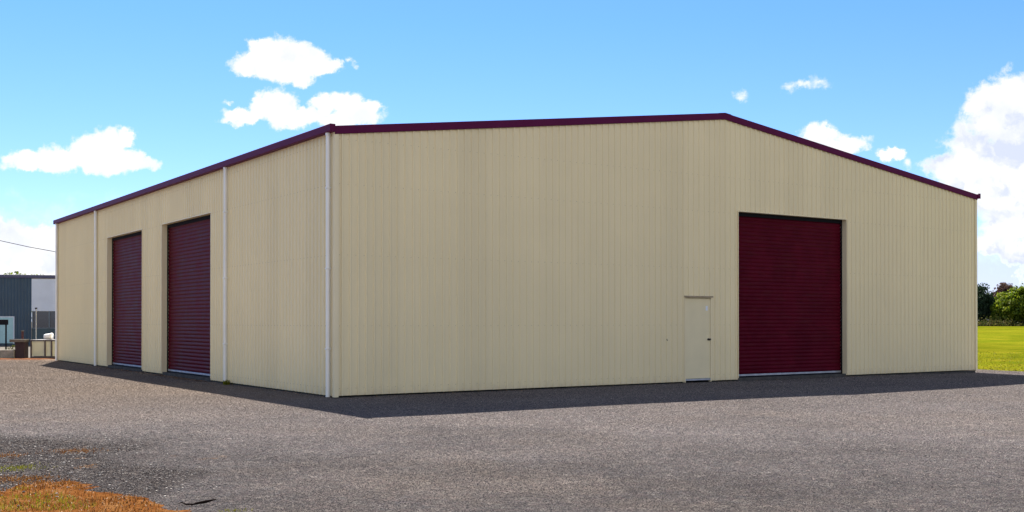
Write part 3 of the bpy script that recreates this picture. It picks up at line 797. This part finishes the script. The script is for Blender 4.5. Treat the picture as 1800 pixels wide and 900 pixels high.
# steel framed cream bin
M['cream_panel'] = plain('cream_panel', (.50, .49, .36), .6, var=.1, sc=2)
M['rail'] = plain('brown_rail', (.06, .045, .045), .6)
bn = empty('storage_bin', (-21.35, 49.3, H(-21, 49))); tag(bn, 'low cream panelled bin with dark frame beside the far shed corner', 'bin')
b = B(); b.box(0, 2.6, 0, .02, .08, .74); b.box(0, .02, .021, 1.0, .08, .74); b.box(2.58, 2.6, .021, 1.0, .08, .74); b.box(.021, 2.579, .98, 1.0, .08, .74); b.build('panel', M['cream_panel'], bn)
for xx in (-.05, .57, .86, 1.5, 2.1, 2.58):
    b = B(); b.box(xx, xx+.06, -.045, -.002, 0, .76); b.build('post', M['rail'], bn)
b = B(); b.box(-.06, 2.66, -.05, 1.04, .761, .81); b.build('top_rail', M['rail'], bn, bevel=.01)
b = B(); b.box(-.04, 2.64, -.03, 1.02, .0, .07); b.build('base_frame', M['rail'], bn)
# white rounded tub on the bin
M['tub'] = plain('white_plastic', (.78, .76, .72), .4, var=.08)
tb = B(); cx_, cy_, cz_ = -20.75, 49.65, .81+H(-21, 49)+.13
tb.tube([(cx_-.2, cy_, cz_), (cx_-.19, cy_, cz_), (cx_-.1, cy_, cz_), (cx_+.08, cy_, cz_+.01), (cx_+.16, cy_, cz_+.02), (cx_+.17, cy_, cz_+.02)], [.06, .10, .125, .14, .15, .145], 18)
tag(tb.build('plastic_tub', M['tub'], smooth=True), 'white rounded plastic tub lying on top of the cream bin', 'tub')
# pole behind
M['galv'] = plain('galvanised_steel', (.30, .31, .32), .45, .5)
pl = empty('steel_pole', (-21.85, 50.9, H(-21, 50))); tag(pl, 'thin grey steel pole standing behind the cream bin', 'pole')
b = B(); b.tube([(0, 0, 0), (0, 0, 2.2)], .025, 10); b.build('pole', M['galv'], pl)
b = B(); b.tube([(0, 0, 2.2), (0, 0, 2.26)], .05, 10); b.build('cap', M['dark'], pl)
# brick pier with pale slab
M['brick'] = plain('dark_red_brick', (.028, .013, .016), .85, var=.3, sc=5)
pr_ = empty('brick_pier', (-21.82, 49.0, H(-21, 49))); tag(pr_, 'low dark red brick pier with a pale slab on top', 'pier')
b = B(); b.box(-.14, .28, 0, .4, 0, .70); b.build('pier', M['brick'], pr_, bevel=.01)
b = B(); b.box(-.36, .30, -.08, .48, .701, .83); b.build('slab', M['concrete_pale'], pr_, bevel=.015)
rp = empty('rusty_post', (-22.6, 51.2, H(-22, 50))); tag(rp, 'short rusty red post with a pale cap behind the brick pier', 'post')
b = B(); b.box(-.04, .04, -.04, .04, 0, 1.16); b.build('post', plain('rust', (.07, .02, .018), .8, var=.3), rp)
b = B(); b.box(-.055, .055, -.055, .055, 1.161, 1.2); b.build('cap', M['concrete_pale'], rp, bevel=.01)
# low concrete block wall
b = B(); b.box(-36, -21.98, 48.95, 49.35, -.05, .33); tag(b.build('low_wall', M['kerb'], bevel=.02), 'low grey concrete kerb wall left of the brick pier', 'wall')
# power line
b = B(); p0 = Vector((-66, 92, 12.2)); p1 = Vector((-6, 92, 5.6+1.2)); pp = []
def wy(px_, py_, Y=92): return ((px_-900)/FPX*Y, Y, CAM_H+(564.6-py_)/FPX*Y)
A_ = [wy(-300, 385), wy(-150, 404), wy(0, 423), wy(50, 434), wy(100, 443), wy(220, 460), wy(340, 470)]
b.tube(A_, .028, 6); tag(b.build('power_line', M['dark']), 'thin dark overhead wire crossing the sky at the far left', 'wire')

# ------------------------------------------------------------------ trees
def tree(name, x, y, h, rx, label, leaf, seed, n_cl=46, per=95, ls=.3, trunk_h=.28, squash=1, group='trees along the far edge of the field', cr=.2, zb=None):
    rnd = random.Random(seed); z0 = H(x, y)-.1 if zb is None else zb
    root = empty(name, (x, y, z0)); tag(root, label, 'tree', group)
    b = B(); th = h*trunk_h
    b.tube([(0, 0, 0), (.05, 0, th*.5), (0, .05, th), (.1, 0, h*.62)], [h*.035, h*.028, h*.022, h*.008], 9)
    for k in range(7):
        a = k*.9+rnd.random(); zz = th*(.7+.12*k); ln = rx*rnd.uniform(.5, .8)
        b.tube([(0, 0, zz), (math.cos(a)*ln*.5, math.sin(a)*ln*.5, zz+h*.12), (math.cos(a)*ln, math.sin(a)*ln, zz+h*.25)], [h*.012, h*.008, h*.003], 6)
    b.build('trunk', M['bark'], root, smooth=True)
    V = []; F = []; cz = h*(trunk_h*.65+1)/2; rz = h-cz
    for c in range(n_cl):
        a = rnd.uniform(0, 6.283); u = rnd.uniform(-.85, 1); rr = math.sqrt(max(0, 1-u*u)); f = rnd.uniform(.45, .93)**.6
        k = 1+.22*mnoise.noise(Vector((math.cos(a)*2+seed, math.sin(a)*2, u*2)))
        C = Vector((math.cos(a)*rr*rx*f*k, math.sin(a)*rr*rx*f*k, cz+u*rz*f*k*.95)); r = h*cr*rnd.uniform(.5, 1)
        for l in range(per):
            d = Vector((rnd.gauss(0, 1), rnd.gauss(0, 1), rnd.gauss(0, .8))).normalized()*r*rnd.uniform(.35, 1)**.5
            d.z *= .7
            p = C+d; nrm = (d.normalized()+Vector((rnd.gauss(0, .6), rnd.gauss(0, .6), rnd.gauss(.4, .6)))).normalized()
            t1 = nrm.cross(Vector((rnd.gauss(0, 1), rnd.gauss(0, 1), rnd.gauss(0, 1)))).normalized(); t2 = nrm.cross(t1)
            s = ls*rnd.uniform(.5, 1.1); i = len(V)
            for q, (aa, bb) in enumerate(((-1, 0), (0, -.6), (1, 0), (0, .6))): V.append(tuple(p+t1*aa*s+t2*bb*s))
            F.append((i, i+1, i+2, i+3))
    mesh('crown', V, F, leaf, root)
    return root
tr = [
 # x, y, h, rx, material, label
 (85.6, 203, 7.9, 2.5, 'leaf_dark', 'dark blue green tree just clear of the right edge of the shed', 1),
 (90.8, 200, 7.2, 3.4, 'leaf_green', 'broad sunlit yellow green tree at the right end of the field', 2),
 (92.6, 208, 8.1, 1.7, 'leaf_red', 'reddish topped tree rising behind the sunlit green tree', 3),
 (88.9, 199, 5.6, 2.3, 'leaf_green', 'low sunlit green tree between the dark tree and the broad one', 12),
 (94.6, 201, 7.9, 3.6, 'leaf_green', 'tall bright green tree at the right edge of the photo', 4),
 (82.2, 205, 7.3, 2.6, 'leaf_dark', 'dark tree half hidden by the right wall of the shed', 5),
 (78, 203, 7.2, 3.0, 'leaf_green', 'green tree behind the right end of the shed', 6),
 (100, 203, 7.6, 3.8, 'leaf_green', 'green tree beyond the right edge of the photo', 7),
 (106, 205, 7.9, 3.4, 'leaf_dark', 'dark tree beyond the right edge of the photo', 8),
 (88.3, 207, 6.6, 2.6, 'leaf_dark', 'low dark tree in the gap between the dark and the sunlit trees', 9),
 (92, 209, 4.6, 4.5, 'leaf_dark', 'low dark bushy tree in the shade behind the sunlit trees', 13),
 (84.5, 209, 4.4, 4.5, 'leaf_dark', 'low dark bushy tree behind the dark blue green one', 14),
 (100, 209, 4.6, 4.5, 'leaf_dark', 'low dark bushy tree past the right edge of the photo', 15),
 (72, 206, 7.5, 3.3, 'leaf_dark', 'dark tree far behind the right end of the shed', 10)]
for x, y, h, rx, mt, lb, sd_ in tr: tree('tree', x, y, h, rx, lb, M[mt], sd_, ls=.30 if mt != 'leaf_dark' else .22, cr=.19 if mt != 'leaf_dark' else .15, n_cl=80, trunk_h=.04)
tree('tree', -44.6, 101, 6.0, 3.2, 'pale green treetop showing above the roof of the blue shed', M['leaf_green'], 21, n_cl=40, ls=.2, zb=.2)
# scrub line below the trees: one growing mass
rnd = random.Random(5); V = []; F = []
for k in range(420):
    x = 66+k*.115; y = 196+rnd.gauss(0, 1.2); r = rnd.uniform(.6, 1.5)*(1+.4*math.sin(x*.9)); z0 = H(x, y)
    for l in range(60):
        p = Vector((x+rnd.gauss(0, .5)*r, y+rnd.gauss(0, .5)*r, z0+abs(rnd.gauss(0, .42))*r)); t1 = Vector((rnd.gauss(0, 1), rnd.gauss(0, 1), rnd.gauss(0, 1))).normalized(); t2 = t1.cross(Vector((rnd.gauss(0, 1), rnd.gauss(0, 1), rnd.gauss(0, 1)))).normalized()
        s = rnd.uniform(.08, .2); i = len(V)
        for aa, bb in ((-1, 0), (0, -.6), (1, 0), (0, .6)): V.append(tuple(p+t1*aa*s+t2*bb*s))
        F.append((i, i+1, i+2, i+3))
tag(mesh('scrub', V, F, M['leaf_scrub']), 'low olive and brown scrub along the foot of the far trees', 'scrub', kind='stuff')
# small bush by the brick pier
def bush(x, y, r, label, seed):
    rnd = random.Random(seed); V = []; F = []; z0 = H(x, y)
    for l in range(500):
        d = Vector((rnd.gauss(0, 1), rnd.gauss(0, 1), rnd.gauss(0, 1))).normalized()*r*rnd.uniform(.3, 1)**.5; p = Vector((x, y, z0+r*.55))+Vector((d.x, d.y, d.z*.6))
        t1 = Vector((rnd.gauss(0, 1), rnd.gauss(0, 1), rnd.gauss(0, 1))).normalized(); t2 = t1.cross(Vector((0, 0, 1))).normalized(); s = rnd.uniform(.03, .07); i = len(V)
        for aa, bb in ((-1, 0), (0, -.5), (1, 0), (0, .5)): V.append(tuple(p+t1*aa*s+t2*bb*s))
        F.append((i, i+1, i+2, i+3))
    tag(mesh('bush', V, F, M['leaf_scrub']), label, 'bush')
bush(-24.2, 54.0, .42, 'small green bush behind the low kerb wall by the pier', 3)
